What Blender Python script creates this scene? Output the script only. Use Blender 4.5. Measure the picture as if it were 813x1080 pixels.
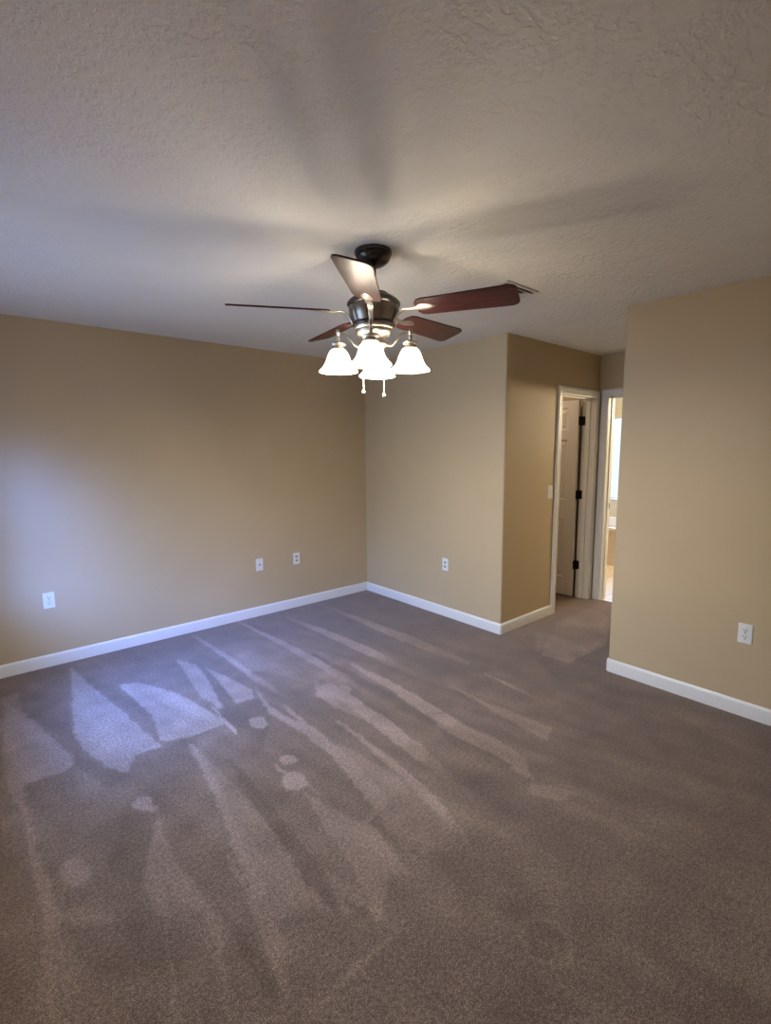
import bpy, bmesh, math, random
from mathutils import Vector, Matrix, noise
random.seed(3)
for o in list(bpy.data.objects): bpy.data.objects.remove(o)
sc = bpy.context.scene
C = sc.collection
PI = math.pi

# ---------------------------------------------------------------- camera
CAMH = 1.5474
F = Vector((0.64655285, 0.75230215, -0.12653418))
R = Vector((0.75784318, -0.65240459, -0.00647816))
U = Vector((0.08742501, 0.09170459, 0.99194109))
cd = bpy.data.cameras.new('camera'); cam = bpy.data.objects.new('camera', cd); C.objects.link(cam)
cd.sensor_fit = 'HORIZONTAL'; cd.sensor_width = 36.0; cd.lens = 519.97 * 36.0 / 813.0
cd.clip_start = 0.02
cam.matrix_world = Matrix(((R.x, U.x, -F.x, 0), (R.y, U.y, -F.y, 0), (R.z, U.z, -F.z, CAMH), (0, 0, 0, 1)))
sc.camera = cam

# ---------------------------------------------------------------- exposure, sky, daylight
vs = sc.view_settings
vs.view_transform = 'Standard'; vs.look = 'None'; vs.gamma = 1.0; vs.use_curve_mapping = False
vs.exposure = 0.06
SKY = 19.0
BLUE, PALE_BLUE = (0.10, 0.25, 1.0, 1), (0.52, 0.68, 1.0, 1)
LOBES = (((-0.43, -0.85, 0.29), 75, 125.0, BLUE), ((-0.60, -0.30, 0.62), 18, 115.0, BLUE), ((-1.0, 0.05, 0.10), 7, 18.0, PALE_BLUE))
w = bpy.data.worlds.new('sky'); sc.world = w; w.use_nodes = True
nt = w.node_tree; nt.nodes.clear()
out = nt.nodes.new('ShaderNodeOutputWorld'); bg = nt.nodes.new('ShaderNodeBackground')
tc = nt.nodes.new('ShaderNodeTexCoord'); sp = nt.nodes.new('ShaderNodeSeparateXYZ')
rp = nt.nodes.new('ShaderNodeValToRGB'); mr = nt.nodes.new('ShaderNodeMapRange')
mr.inputs[1].default_value = -1; mr.inputs[2].default_value = 1
nt.links.new(tc.outputs['Generated'], sp.inputs[0]); nt.links.new(sp.outputs[2], mr.inputs[0])
nt.links.new(mr.outputs[0], rp.inputs[0]); nt.links.new(rp.outputs[0], bg.inputs[0]); nt.links.new(bg.outputs[0], out.inputs[0])
el = rp.color_ramp.elements
el[0].position = 0.0; el[0].color = (0.07, 0.085, 0.12, 1)
el[1].position = 1.0; el[1].color = (0.30, 0.48, 1.0, 1)
e = el.new(0.50); e.color = (0.08, 0.10, 0.15, 1)
e = el.new(0.56); e.color = (0.10, 0.14, 0.22, 1)
e = el.new(0.64); e.color = (0.36, 0.55, 1.0, 1)
bg.inputs[1].default_value = SKY
# added sky lobes that light the left wall, carpet and back wall
nz = nt.nodes.new('ShaderNodeVectorMath'); nz.operation = 'NORMALIZE'; nt.links.new(tc.outputs['Generated'], nz.inputs[0])
last = bg.outputs[0]
for d_, n_, s_, c_ in LOBES:
    bg2 = nt.nodes.new('ShaderNodeBackground'); bg2.inputs[0].default_value = c_
    dt = nt.nodes.new('ShaderNodeVectorMath'); dt.operation = 'DOT_PRODUCT'; dt.inputs[1].default_value = Vector(d_).normalized()
    cl = nt.nodes.new('ShaderNodeMath'); cl.operation = 'MAXIMUM'; cl.inputs[1].default_value = 0.0
    pw = nt.nodes.new('ShaderNodeMath'); pw.operation = 'POWER'; pw.inputs[1].default_value = n_
    ms = nt.nodes.new('ShaderNodeMath'); ms.operation = 'MULTIPLY'; ms.inputs[1].default_value = s_
    ad = nt.nodes.new('ShaderNodeAddShader')
    nt.links.new(nz.outputs[0], dt.inputs[0]); nt.links.new(dt.outputs['Value'], cl.inputs[0])
    nt.links.new(cl.outputs[0], pw.inputs[0]); nt.links.new(pw.outputs[0], ms.inputs[0]); nt.links.new(ms.outputs[0], bg2.inputs[1])
    nt.links.new(last, ad.inputs[0]); nt.links.new(bg2.outputs[0], ad.inputs[1]); last = ad.outputs[0]
nt.links.new(last, out.inputs[0])

def portal(loc, rot, sx, sy):                      # samples the sky through a real window opening
    l = bpy.data.lights.new('window_daylight', 'AREA'); l.shape = 'RECTANGLE'; l.size = sx; l.size_y = sy
    l.cycles.is_portal = True
    o = bpy.data.objects.new('window_daylight', l); C.objects.link(o); o.location = loc; o.rotation_euler = rot
X0, Y0, H = -0.22, -1.20, 2.44
YL, XB, YH, XE, YR = 4.179, 3.315, 2.391, 4.850, 1.482
WIN = (2.15, 3.35, 0.72, 1.92)        # bedroom window: y0,y1,z0,z1 in the wall x = X0
BW = (2.75, 3.95, 0.76, 2.02)         # bathroom window in the wall x = XT
XT = 7.45
portal((X0 - 0.13, (WIN[0] + WIN[1]) / 2, (WIN[2] + WIN[3]) / 2), (0, -PI / 2, 0), WIN[3] - WIN[2], WIN[1] - WIN[0])
portal((XT + 0.13, (BW[0] + BW[1]) / 2, (BW[2] + BW[3]) / 2), (0, PI / 2, 0), BW[3] - BW[2], BW[1] - BW[0])
LAMP = 1.0
BULB_E, SHADE_E, CLOSET_W, BATH_W = 620.0, 4.0, 7.0, 100.0

# ---------------------------------------------------------------- materials
def mat(name, col, rough=0.5, metal=0.0, coat=0.0, spec=0.5):
    m = bpy.data.materials.new(name); m.use_nodes = True
    b = m.node_tree.nodes['Principled BSDF']
    b.inputs['Base Color'].default_value = (*col, 1); b.inputs['Roughness'].default_value = rough
    b.inputs['Metallic'].default_value = metal; b.inputs['Coat Weight'].default_value = coat
    b.inputs['Specular IOR Level'].default_value = spec
    return m
def N(m, t, **kw):
    n = m.node_tree.nodes.new(t)
    for k, v in kw.items(): setattr(n, k, v)
    return n
def L(m, a, b): m.node_tree.links.new(a, b)
def bsdf(m): return m.node_tree.nodes['Principled BSDF']
def pos(m, scale=(1, 1, 1)):
    g = N(m, 'ShaderNodeNewGeometry'); mp = N(m, 'ShaderNodeMapping'); mp.inputs['Scale'].default_value = scale
    L(m, g.outputs['Position'], mp.inputs['Vector']); return mp.outputs[0]
def bump(m, h, strength, dist):
    b = N(m, 'ShaderNodeBump'); b.inputs['Strength'].default_value = strength; b.inputs['Distance'].default_value = dist
    L(m, h, b.inputs['Height']); L(m, b.outputs[0], bsdf(m).inputs['Normal']); return b
def ntex(m, vec, scale, detail=2.0, rough=0.5):
    n = N(m, 'ShaderNodeTexNoise'); n.inputs['Scale'].default_value = scale; n.inputs['Detail'].default_value = detail
    n.inputs['Roughness'].default_value = rough
    if vec: L(m, vec, n.inputs['Vector'])
    return n.outputs[0]
def ramp(m, fac, stops):
    r = N(m, 'ShaderNodeValToRGB'); e = r.color_ramp.elements
    e[0].position, e[0].color = stops[0][0], (*stops[0][1], 1); e[1].position, e[1].color = stops[-1][0], (*stops[-1][1], 1)
    for p, c in stops[1:-1]: q = e.new(p); q.color = (*c, 1)
    L(m, fac, r.inputs[0]); return r.outputs[0]

def wall_mat():
    m = mat('tan_eggshell_paint', (0.47, 0.345, 0.205), 0.55, spec=0.35)
    v = pos(m)
    L(m, ramp(m, ntex(m, v, 1.3, 3), [(0.3, (0.453, 0.349, 0.209)), (0.7, (0.483, 0.373, 0.225))]), bsdf(m).inputs['Base Color'])
    bump(m, ntex(m, v, 95, 3, 0.6), 0.16, 0.004)
    return m
def ceil_mat():
    m = mat('knockdown_ceiling', (0.78, 0.755, 0.69), 0.8, spec=0.2)
    v = pos(m)
    a = ramp(m, ntex(m, v, 42, 4, 0.6), [(0.44, (0, 0, 0)), (0.56, (1, 1, 1))])
    b = ramp(m, ntex(m, v, 7, 2, 0.5), [(0.35, (0.25,) * 3), (0.65, (1, 1, 1))])
    x = N(m, 'ShaderNodeMath', operation='MULTIPLY'); L(m, a, x.inputs[0]); L(m, b, x.inputs[1])
    y = N(m, 'ShaderNodeMath', operation='ADD'); L(m, x.outputs[0], y.inputs[0])
    z = N(m, 'ShaderNodeMath', operation='MULTIPLY'); L(m, ntex(m, v, 90, 2, 0.6), z.inputs[0]); z.inputs[1].default_value = 0.35
    L(m, z.outputs[0], y.inputs[1])
    bump(m, y.outputs[0], 0.5, 0.005)
    return m
def carpet_mat():
    m = mat('taupe_cut_pile_carpet', (0.2, 0.16, 0.14), 0.95, spec=0.1)
    b = bsdf(m); b.inputs['Sheen Tint'].default_value = (0.75, 0.60, 0.50, 1); b.inputs['Sheen Weight'].default_value = 0.5; b.inputs['Sheen Roughness'].default_value = 0.35
    v = pos(m)
    at = N(m, 'ShaderNodeAttribute', attribute_name='nap_and_light')
    base = ramp(m, ntex(m, v, 240, 4, 0.8), [(0.32, (0.030, 0.021, 0.016)), (0.46, (0.124, 0.094, 0.077)), (0.54, (0.176, 0.136, 0.113)), (0.66, (0.34, 0.275, 0.225))])
    grit = ramp(m, ntex(m, v, 75, 5, 0.85), [(0.36, (0.62,) * 3), (0.5, (1.0,) * 3), (0.64, (1.45,) * 3)])
    mg = N(m, 'ShaderNodeMix', data_type='RGBA', blend_type='MULTIPLY'); mg.inputs[0].default_value = 1
    L(m, base, mg.inputs[6]); L(m, grit, mg.inputs[7]); base = mg.outputs[2]
    patch = ramp(m, ntex(m, v, 5.0, 4, 0.6), [(0.3, (0.86,) * 3), (0.7, (1.12,) * 3)])
    mx = N(m, 'ShaderNodeMix', data_type='RGBA', blend_type='MULTIPLY'); mx.inputs[0].default_value = 1
    L(m, base, mx.inputs[6]); L(m, patch, mx.inputs[7])
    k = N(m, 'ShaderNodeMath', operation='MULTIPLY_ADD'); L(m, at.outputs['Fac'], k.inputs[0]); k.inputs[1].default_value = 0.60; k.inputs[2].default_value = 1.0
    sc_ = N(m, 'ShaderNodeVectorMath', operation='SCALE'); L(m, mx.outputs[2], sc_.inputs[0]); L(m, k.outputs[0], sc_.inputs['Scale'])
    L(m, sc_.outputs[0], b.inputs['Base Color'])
    # the pile leans: light strokes lean towards the window
    bp = N(m, 'ShaderNodeBump'); bp.inputs['Strength'].default_value = 0.5; bp.inputs['Distance'].default_value = 0.006
    L(m, ntex(m, v, 240, 3, 0.7), bp.inputs['Height'])
    s2 = N(m, 'ShaderNodeVectorMath', operation='SCALE'); s2.inputs[0].default_value = (-0.35, -0.1, 0); L(m, at.outputs['Fac'], s2.inputs['Scale'])
    ad = N(m, 'ShaderNodeVectorMath', operation='ADD'); L(m, bp.outputs[0], ad.inputs[0]); L(m, s2.outputs[0], ad.inputs[1])
    nm = N(m, 'ShaderNodeVectorMath', operation='NORMALIZE'); L(m, ad.outputs[0], nm.inputs[0]); L(m, nm.outputs[0], b.inputs['Normal'])
    return m
def wood_mat():
    m = mat('mahogany_veneer', (0.1, 0.02, 0.012), 0.34, coat=0.12, spec=0.28)
    bsdf(m).inputs['Coat Roughness'].default_value = 0.25
    t = N(m, 'ShaderNodeTexCoord'); mp = N(m, 'ShaderNodeMapping'); mp.inputs['Scale'].default_value = (2.0, 26, 4)
    L(m, t.outputs['Object'], mp.inputs[0])
    L(m, ramp(m, ntex(m, mp.outputs[0], 3.0, 6, 0.65), [(0.3, (0.010, 0.0025, 0.002)), (0.5, (0.040, 0.007, 0.005)), (0.7, (0.090, 0.017, 0.010))]), bsdf(m).inputs['Base Color'])
    return m
def tile_mat():
    m = mat('beige_ceramic_tile', (0.55, 0.45, 0.36), 0.35)
    v = pos(m)
    br = N(m, 'ShaderNodeTexBrick'); br.offset = 0; br.inputs['Scale'].default_value = 1.0
    br.inputs['Brick Width'].default_value = 0.33; br.inputs['Row Height'].default_value = 0.33; br.inputs['Mortar Size'].default_value = 0.005
    br.inputs['Color1'].default_value = (0.72, 0.64, 0.56, 1); br.inputs['Color2'].default_value = (0.69, 0.61, 0.53, 1); br.inputs['Mortar'].default_value = (0.40, 0.33, 0.27, 1)
    L(m, v, br.inputs['Vector']); L(m, br.outputs[0], bsdf(m).inputs['Base Color'])
    return m
def shade_mat():
    m = mat('frosted_lamp_glass', (0.9, 0.88, 0.84), 0.4)
    b = bsdf(m); b.inputs['Emission Color'].default_value = (1.0, 0.93, 0.84, 1); b.inputs['Emission Strength'].default_value = SHADE_E * LAMP
    t = N(m, 'ShaderNodeBsdfTransparent'); t.inputs[0].default_value = (1.0, 0.96, 0.90, 1); x = N(m, 'ShaderNodeMixShader'); x.inputs[0].default_value = 0.34
    L(m, b.outputs[0], x.inputs[1]); L(m, t.outputs[0], x.inputs[2]); L(m, x.outputs[0], m.node_tree.nodes['Material Output'].inputs['Surface'])
    return m
def emit_mat(name, col, s):
    m = mat(name, (0.9,) * 3, 0.4); b = bsdf(m)
    b.inputs['Emission Color'].default_value = (*col, 1); b.inputs['Emission Strength'].default_value = s
    return m
def glass_mat(name, rough, tint=(0.95, 0.97, 0.97)):
    m = bpy.data.materials.new(name); m.use_nodes = True; nt_ = m.node_tree; nt_.nodes.clear()
    o = nt_.nodes.new('ShaderNodeOutputMaterial'); t = nt_.nodes.new('ShaderNodeBsdfTransparent'); g = nt_.nodes.new('ShaderNodeBsdfGlossy')
    x = nt_.nodes.new('ShaderNodeMixShader'); g.inputs['Roughness'].default_value = rough; x.inputs[0].default_value = 0.07
    t.inputs[0].default_value = (*tint, 1)
    nt_.links.new(t.outputs[0], x.inputs[1]); nt_.links.new(g.outputs[0], x.inputs[2]); nt_.links.new(x.outputs[0], o.inputs[0])
    return m
M = dict(
    wall=wall_mat(), ceil=ceil_mat(), carpet=carpet_mat(), wood=wood_mat(), tile=tile_mat(), shade=shade_mat(),
    trim=mat('white_semigloss_trim', (0.68, 0.66, 0.62), 0.35),
    door=mat('white_door_paint', (0.72, 0.68, 0.63), 0.4),
    bathwall=mat('cream_bath_paint', (0.72, 0.68, 0.56), 0.6),
    plate=mat('white_plastic', (0.72, 0.71, 0.68), 0.35),
    dark=mat('dark_slot', (0.02, 0.02, 0.02), 0.6),
    grey=mat('grey_plastic', (0.42, 0.42, 0.42), 0.4),
    bronze=mat('dark_bronze', (0.075, 0.066, 0.058), 0.28, 0.9),
    pewter=mat('antique_pewter', (0.27, 0.245, 0.215), 0.34, 1.0),
    nickel=mat('brushed_nickel', (0.50, 0.46, 0.40), 0.36, 1.0),
    hinge=mat('oil_rubbed_bronze', (0.022, 0.012, 0.009), 0.4, 0.6),
    vent=mat('painted_vent_metal', (0.55, 0.52, 0.48), 0.5),
    chain=mat('white_chain', (0.5, 0.48, 0.43), 0.4),
    acrylic=mat('white_acrylic', (0.85, 0.86, 0.88), 0.2),
    bulb=emit_mat('lit_bulb_glass', (1.0, 0.92, 0.80), BULB_E * LAMP),
    dome=emit_mat('lit_dome_glass', (1.0, 0.80, 0.58), 6),
    glass=glass_mat('window_glass', 0.02), privacy=glass_mat('privacy_glass', 0.3, (0.80, 0.80, 0.72)), blind=mat('white_vinyl', (0.75, 0.75, 0.74), 0.4),
)

# ---------------------------------------------------------------- helpers
def link(name, bm, m, parent=None, smooth=False, kind=None):
    me = bpy.data.meshes.new(name); bmesh.ops.recalc_face_normals(bm, faces=bm.faces); bm.to_mesh(me); bm.free()
    if smooth:
        for p in me.polygons: p.use_smooth = True
        me.set_sharp_from_angle(angle=math.radians(38))
    me.materials.append(m)
    o = bpy.data.objects.new(name, me); C.objects.link(o)
    if parent: o.parent = parent
    if kind: o['kind'] = kind
    return o
def box(bm, x0, x1, y0, y1, z0, z1, bev=0.0):
    r = bmesh.ops.create_cube(bm, size=1.0)
    for v in r['verts']:
        v.co = Vector(((x0 + x1) / 2 + v.co.x * (x1 - x0), (y0 + y1) / 2 + v.co.y * (y1 - y0), (z0 + z1) / 2 + v.co.z * (z1 - z0)))
    if bev:
        es = list({e for v in r['verts'] for e in v.link_edges})
        bmesh.ops.bevel(bm, geom=es, offset=bev, segments=2, affect='EDGES', profile=0.5)
    return bm
def prism(bm, poly, z0, z1):
    a = [bm.verts.new((x, y, z0)) for x, y in poly]; b = [bm.verts.new((x, y, z1)) for x, y in poly]
    n = len(poly); bm.faces.new(a[::-1]); bm.faces.new(b)
    for i in range(n): bm.faces.new((a[i], a[(i + 1) % n], b[(i + 1) % n], b[i]))
    return bm
def lathe(bm, prof, seg=48, c=(0, 0), mod=None, cap=True):
    rings = []
    for r, z in prof:
        rings.append([bm.verts.new((c[0] + (r + (mod(i, z) if mod else 0)) * math.cos(2 * PI * i / seg), c[1] + (r + (mod(i, z) if mod else 0)) * math.sin(2 * PI * i / seg), z)) for i in range(seg)])
    for a, b in zip(rings, rings[1:]):
        for i in range(seg): bm.faces.new((a[i], a[(i + 1) % seg], b[(i + 1) % seg], b[i]))
    if cap: bm.faces.new(rings[0]); bm.faces.new(rings[-1][::-1])
    return bm
def tube(bm, pts, rad, seg=10):
    pts = [Vector(p) for p in pts]; rad = rad if isinstance(rad, (list, tuple)) else [rad] * len(pts); rings = []
    up = Vector((0, 0, 1))
    for i, p in enumerate(pts):
        d = (pts[min(i + 1, len(pts) - 1)] - pts[max(i - 1, 0)]).normalized()
        s = d.cross(up) if abs(d.z) < 0.98 else d.cross(Vector((0, 1, 0))); s.normalize(); t = s.cross(d)
        rings.append([bm.verts.new(p + rad[i] * (s * math.cos(2 * PI * k / seg) + t * math.sin(2 * PI * k / seg))) for k in range(seg)])
    for a, b in zip(rings, rings[1:]):
        for k in range(seg): bm.faces.new((a[k], a[(k + 1) % seg], b[(k + 1) % seg], b[k]))
    bm.faces.new(rings[0]); bm.faces.new(rings[-1][::-1])
def spline(ctrl, n=6):                              # Catmull-Rom through 3-D points
    P_ = [Vector(c) for c in ctrl]; P_ = [P_[0] * 2 - P_[1]] + P_ + [P_[-1] * 2 - P_[-2]]; o = []
    for i in range(1, len(P_) - 2):
        for k in range(n):
            t = k / n; a, b, c, d = P_[i - 1:i + 3]
            o.append(0.5 * ((2 * b) + (c - a) * t + (2 * a - 5 * b + 4 * c - d) * t * t + (3 * b - a - 3 * c + d) * t ** 3))
    o.append(P_[-2]); return o
def empty(name, label, cat, loc, rotz=0, group=None):
    o = bpy.data.objects.new(name, None); C.objects.link(o); o.location = loc; o.rotation_euler = (0, 0, rotz); o.empty_display_size = 0.05
    o['label'] = label; o['category'] = cat
    if group: o['group'] = group
    return o
def struct(name, bm, m, smooth=False, parent=None): return link(name, bm, m, parent, smooth, None if parent else 'structure')
def copy_tree(o, parent=None):
    c = o.copy(); C.objects.link(c); c.parent = parent
    for ch in list(o.children): copy_tree(ch, c)
    return c
def arc(cx, cy, r, a0, a1, n=5): return [(cx + r * math.cos(a0 + (a1 - a0) * i / n), cy + r * math.sin(a0 + (a1 - a0) * i / n)) for i in range(n + 1)]
def sweep2d(bm, path, prof):                        # profile (offset to the left of the path, z) along a 2-D path
    n = len(path); rows = []
    for i, p in enumerate(path):
        p = Vector(p); d1 = (p - Vector(path[i - 1])).normalized() if i else None
        d2 = (Vector(path[i + 1]) - p).normalized() if i < n - 1 else None
        d1 = d1 or d2; d2 = d2 or d1
        n1 = Vector((-d1.y, d1.x)); n2 = Vector((-d2.y, d2.x)); m_ = (n1 + n2).normalized(); k = 1 / max(0.3, m_.dot(n1))
        rows.append([bm.verts.new((p.x + m_.x * k * o, p.y + m_.y * k * o, z)) for o, z in prof])
    q = len(prof)
    for a, b in zip(rows, rows[1:]):
        for j in range(q): bm.faces.new((a[j], a[(j + 1) % q], b[(j + 1) % q], b[j]))
    bm.faces.new(rows[0]); bm.faces.new(rows[-1][::-1])
    return bm
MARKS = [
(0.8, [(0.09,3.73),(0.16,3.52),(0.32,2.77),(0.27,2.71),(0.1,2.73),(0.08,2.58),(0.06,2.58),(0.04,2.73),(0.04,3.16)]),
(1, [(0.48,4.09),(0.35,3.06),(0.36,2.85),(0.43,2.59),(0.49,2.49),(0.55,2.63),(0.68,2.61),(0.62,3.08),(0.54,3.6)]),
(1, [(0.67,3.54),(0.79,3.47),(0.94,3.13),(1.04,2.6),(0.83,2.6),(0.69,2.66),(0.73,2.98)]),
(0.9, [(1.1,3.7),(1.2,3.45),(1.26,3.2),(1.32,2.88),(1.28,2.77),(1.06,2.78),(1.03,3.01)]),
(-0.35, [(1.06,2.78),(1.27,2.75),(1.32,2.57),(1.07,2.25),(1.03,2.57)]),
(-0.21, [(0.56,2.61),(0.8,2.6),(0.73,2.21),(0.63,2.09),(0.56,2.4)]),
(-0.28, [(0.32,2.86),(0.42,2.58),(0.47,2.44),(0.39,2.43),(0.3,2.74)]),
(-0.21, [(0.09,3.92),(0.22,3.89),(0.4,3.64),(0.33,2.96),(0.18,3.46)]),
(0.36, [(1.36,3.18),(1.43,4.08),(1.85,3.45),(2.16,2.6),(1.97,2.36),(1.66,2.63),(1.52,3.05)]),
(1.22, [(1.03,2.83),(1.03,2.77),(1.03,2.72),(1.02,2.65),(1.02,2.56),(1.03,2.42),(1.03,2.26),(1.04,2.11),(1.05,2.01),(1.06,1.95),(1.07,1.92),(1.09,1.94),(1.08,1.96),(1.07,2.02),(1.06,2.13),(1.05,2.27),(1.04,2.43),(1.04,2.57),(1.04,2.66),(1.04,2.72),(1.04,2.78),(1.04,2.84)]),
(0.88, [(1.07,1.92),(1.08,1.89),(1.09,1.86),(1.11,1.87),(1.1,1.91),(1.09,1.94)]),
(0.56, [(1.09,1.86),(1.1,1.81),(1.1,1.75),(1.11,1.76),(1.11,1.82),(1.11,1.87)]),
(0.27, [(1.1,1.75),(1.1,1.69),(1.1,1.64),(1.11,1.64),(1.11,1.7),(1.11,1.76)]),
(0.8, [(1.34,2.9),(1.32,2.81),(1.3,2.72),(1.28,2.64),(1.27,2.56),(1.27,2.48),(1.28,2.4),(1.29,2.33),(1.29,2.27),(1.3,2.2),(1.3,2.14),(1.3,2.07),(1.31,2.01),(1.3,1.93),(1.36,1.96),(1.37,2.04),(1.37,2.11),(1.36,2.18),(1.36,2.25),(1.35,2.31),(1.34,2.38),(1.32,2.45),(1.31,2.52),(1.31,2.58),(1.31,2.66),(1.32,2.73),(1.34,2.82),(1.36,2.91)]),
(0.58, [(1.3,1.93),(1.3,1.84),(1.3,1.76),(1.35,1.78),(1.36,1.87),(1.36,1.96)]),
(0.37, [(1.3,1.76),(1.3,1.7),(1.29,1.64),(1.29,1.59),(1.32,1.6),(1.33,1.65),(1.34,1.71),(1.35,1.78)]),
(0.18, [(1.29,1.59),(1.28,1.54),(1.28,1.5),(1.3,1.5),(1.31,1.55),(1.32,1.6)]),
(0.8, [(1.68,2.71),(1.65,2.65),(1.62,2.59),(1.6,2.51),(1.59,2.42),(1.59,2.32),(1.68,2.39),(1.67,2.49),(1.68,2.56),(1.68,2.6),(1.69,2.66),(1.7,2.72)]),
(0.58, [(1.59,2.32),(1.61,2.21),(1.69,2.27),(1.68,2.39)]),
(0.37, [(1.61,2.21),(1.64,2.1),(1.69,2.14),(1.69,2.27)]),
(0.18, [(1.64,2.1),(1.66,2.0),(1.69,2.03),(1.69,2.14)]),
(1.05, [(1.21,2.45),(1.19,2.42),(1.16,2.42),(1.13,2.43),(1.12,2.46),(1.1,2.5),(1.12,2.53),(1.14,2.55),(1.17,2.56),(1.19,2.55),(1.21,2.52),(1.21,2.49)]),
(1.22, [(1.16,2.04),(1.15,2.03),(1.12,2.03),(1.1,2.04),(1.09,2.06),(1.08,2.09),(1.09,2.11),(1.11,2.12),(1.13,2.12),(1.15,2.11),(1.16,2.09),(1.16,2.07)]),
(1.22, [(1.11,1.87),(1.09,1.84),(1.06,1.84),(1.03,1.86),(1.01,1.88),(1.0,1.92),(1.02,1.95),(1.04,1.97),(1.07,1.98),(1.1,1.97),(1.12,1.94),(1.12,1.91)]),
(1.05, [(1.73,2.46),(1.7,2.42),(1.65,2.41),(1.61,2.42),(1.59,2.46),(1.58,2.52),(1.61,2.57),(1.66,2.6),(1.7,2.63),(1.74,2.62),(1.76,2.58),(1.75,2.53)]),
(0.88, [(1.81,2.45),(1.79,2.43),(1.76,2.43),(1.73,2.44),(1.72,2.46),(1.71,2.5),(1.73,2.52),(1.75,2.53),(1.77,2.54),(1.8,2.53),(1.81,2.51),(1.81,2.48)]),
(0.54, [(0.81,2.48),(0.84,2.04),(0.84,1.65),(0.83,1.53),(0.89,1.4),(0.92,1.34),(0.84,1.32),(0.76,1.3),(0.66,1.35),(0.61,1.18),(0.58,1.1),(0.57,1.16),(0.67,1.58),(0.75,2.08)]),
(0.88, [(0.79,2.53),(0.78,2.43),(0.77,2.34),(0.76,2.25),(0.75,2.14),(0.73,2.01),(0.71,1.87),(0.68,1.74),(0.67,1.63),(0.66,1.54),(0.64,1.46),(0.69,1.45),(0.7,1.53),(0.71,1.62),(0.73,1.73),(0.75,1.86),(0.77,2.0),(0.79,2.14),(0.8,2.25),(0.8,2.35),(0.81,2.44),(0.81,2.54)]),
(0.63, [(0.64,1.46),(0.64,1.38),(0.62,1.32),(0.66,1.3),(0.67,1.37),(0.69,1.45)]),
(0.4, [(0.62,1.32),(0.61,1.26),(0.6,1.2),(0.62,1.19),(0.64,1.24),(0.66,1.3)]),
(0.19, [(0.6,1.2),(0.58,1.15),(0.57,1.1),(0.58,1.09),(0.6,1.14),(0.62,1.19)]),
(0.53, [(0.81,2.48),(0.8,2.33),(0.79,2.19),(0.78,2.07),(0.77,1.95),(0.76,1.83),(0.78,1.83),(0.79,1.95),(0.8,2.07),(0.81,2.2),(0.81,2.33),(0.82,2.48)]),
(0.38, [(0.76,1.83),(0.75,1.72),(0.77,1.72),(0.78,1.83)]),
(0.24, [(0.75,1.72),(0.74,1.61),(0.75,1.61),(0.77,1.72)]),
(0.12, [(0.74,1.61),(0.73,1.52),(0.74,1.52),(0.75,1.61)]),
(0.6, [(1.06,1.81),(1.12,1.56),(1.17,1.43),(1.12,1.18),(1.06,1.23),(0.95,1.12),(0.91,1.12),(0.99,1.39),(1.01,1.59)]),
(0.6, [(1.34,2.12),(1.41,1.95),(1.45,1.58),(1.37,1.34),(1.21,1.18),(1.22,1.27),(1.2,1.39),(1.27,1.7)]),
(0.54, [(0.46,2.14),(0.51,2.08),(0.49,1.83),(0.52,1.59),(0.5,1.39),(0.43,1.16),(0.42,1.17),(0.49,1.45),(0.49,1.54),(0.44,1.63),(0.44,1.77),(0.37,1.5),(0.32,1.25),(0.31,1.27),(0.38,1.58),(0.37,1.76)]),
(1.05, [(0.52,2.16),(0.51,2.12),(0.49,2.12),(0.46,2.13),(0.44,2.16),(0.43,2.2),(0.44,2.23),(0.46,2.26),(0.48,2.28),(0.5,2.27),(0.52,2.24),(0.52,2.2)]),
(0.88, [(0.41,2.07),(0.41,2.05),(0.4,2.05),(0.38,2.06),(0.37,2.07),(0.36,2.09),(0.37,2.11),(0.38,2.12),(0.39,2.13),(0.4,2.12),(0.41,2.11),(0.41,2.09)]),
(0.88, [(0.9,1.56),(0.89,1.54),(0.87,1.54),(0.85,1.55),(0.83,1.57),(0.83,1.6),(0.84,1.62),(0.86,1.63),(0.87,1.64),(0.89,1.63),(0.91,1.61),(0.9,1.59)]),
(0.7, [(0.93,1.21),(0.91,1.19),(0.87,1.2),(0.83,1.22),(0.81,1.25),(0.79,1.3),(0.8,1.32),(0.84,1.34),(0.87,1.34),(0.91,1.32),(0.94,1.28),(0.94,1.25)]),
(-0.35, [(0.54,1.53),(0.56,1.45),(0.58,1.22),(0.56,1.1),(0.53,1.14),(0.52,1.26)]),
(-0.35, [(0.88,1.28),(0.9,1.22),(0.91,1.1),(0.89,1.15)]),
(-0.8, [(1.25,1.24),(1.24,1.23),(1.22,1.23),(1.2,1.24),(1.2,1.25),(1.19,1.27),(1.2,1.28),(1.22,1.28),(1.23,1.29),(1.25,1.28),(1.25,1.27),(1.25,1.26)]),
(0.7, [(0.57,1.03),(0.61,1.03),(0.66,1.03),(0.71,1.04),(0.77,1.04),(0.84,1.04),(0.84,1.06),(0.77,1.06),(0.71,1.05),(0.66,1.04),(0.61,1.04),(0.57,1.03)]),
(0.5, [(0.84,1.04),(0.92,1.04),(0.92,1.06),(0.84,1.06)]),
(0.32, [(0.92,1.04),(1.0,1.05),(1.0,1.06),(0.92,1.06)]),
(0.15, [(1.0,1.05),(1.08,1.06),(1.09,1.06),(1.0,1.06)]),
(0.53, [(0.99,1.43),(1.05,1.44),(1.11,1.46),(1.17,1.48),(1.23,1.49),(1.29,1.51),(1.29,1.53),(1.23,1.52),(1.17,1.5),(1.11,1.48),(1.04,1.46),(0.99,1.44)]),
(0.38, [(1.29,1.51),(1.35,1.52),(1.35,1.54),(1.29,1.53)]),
(0.24, [(1.35,1.52),(1.4,1.53),(1.41,1.54),(1.35,1.54)]),
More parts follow.
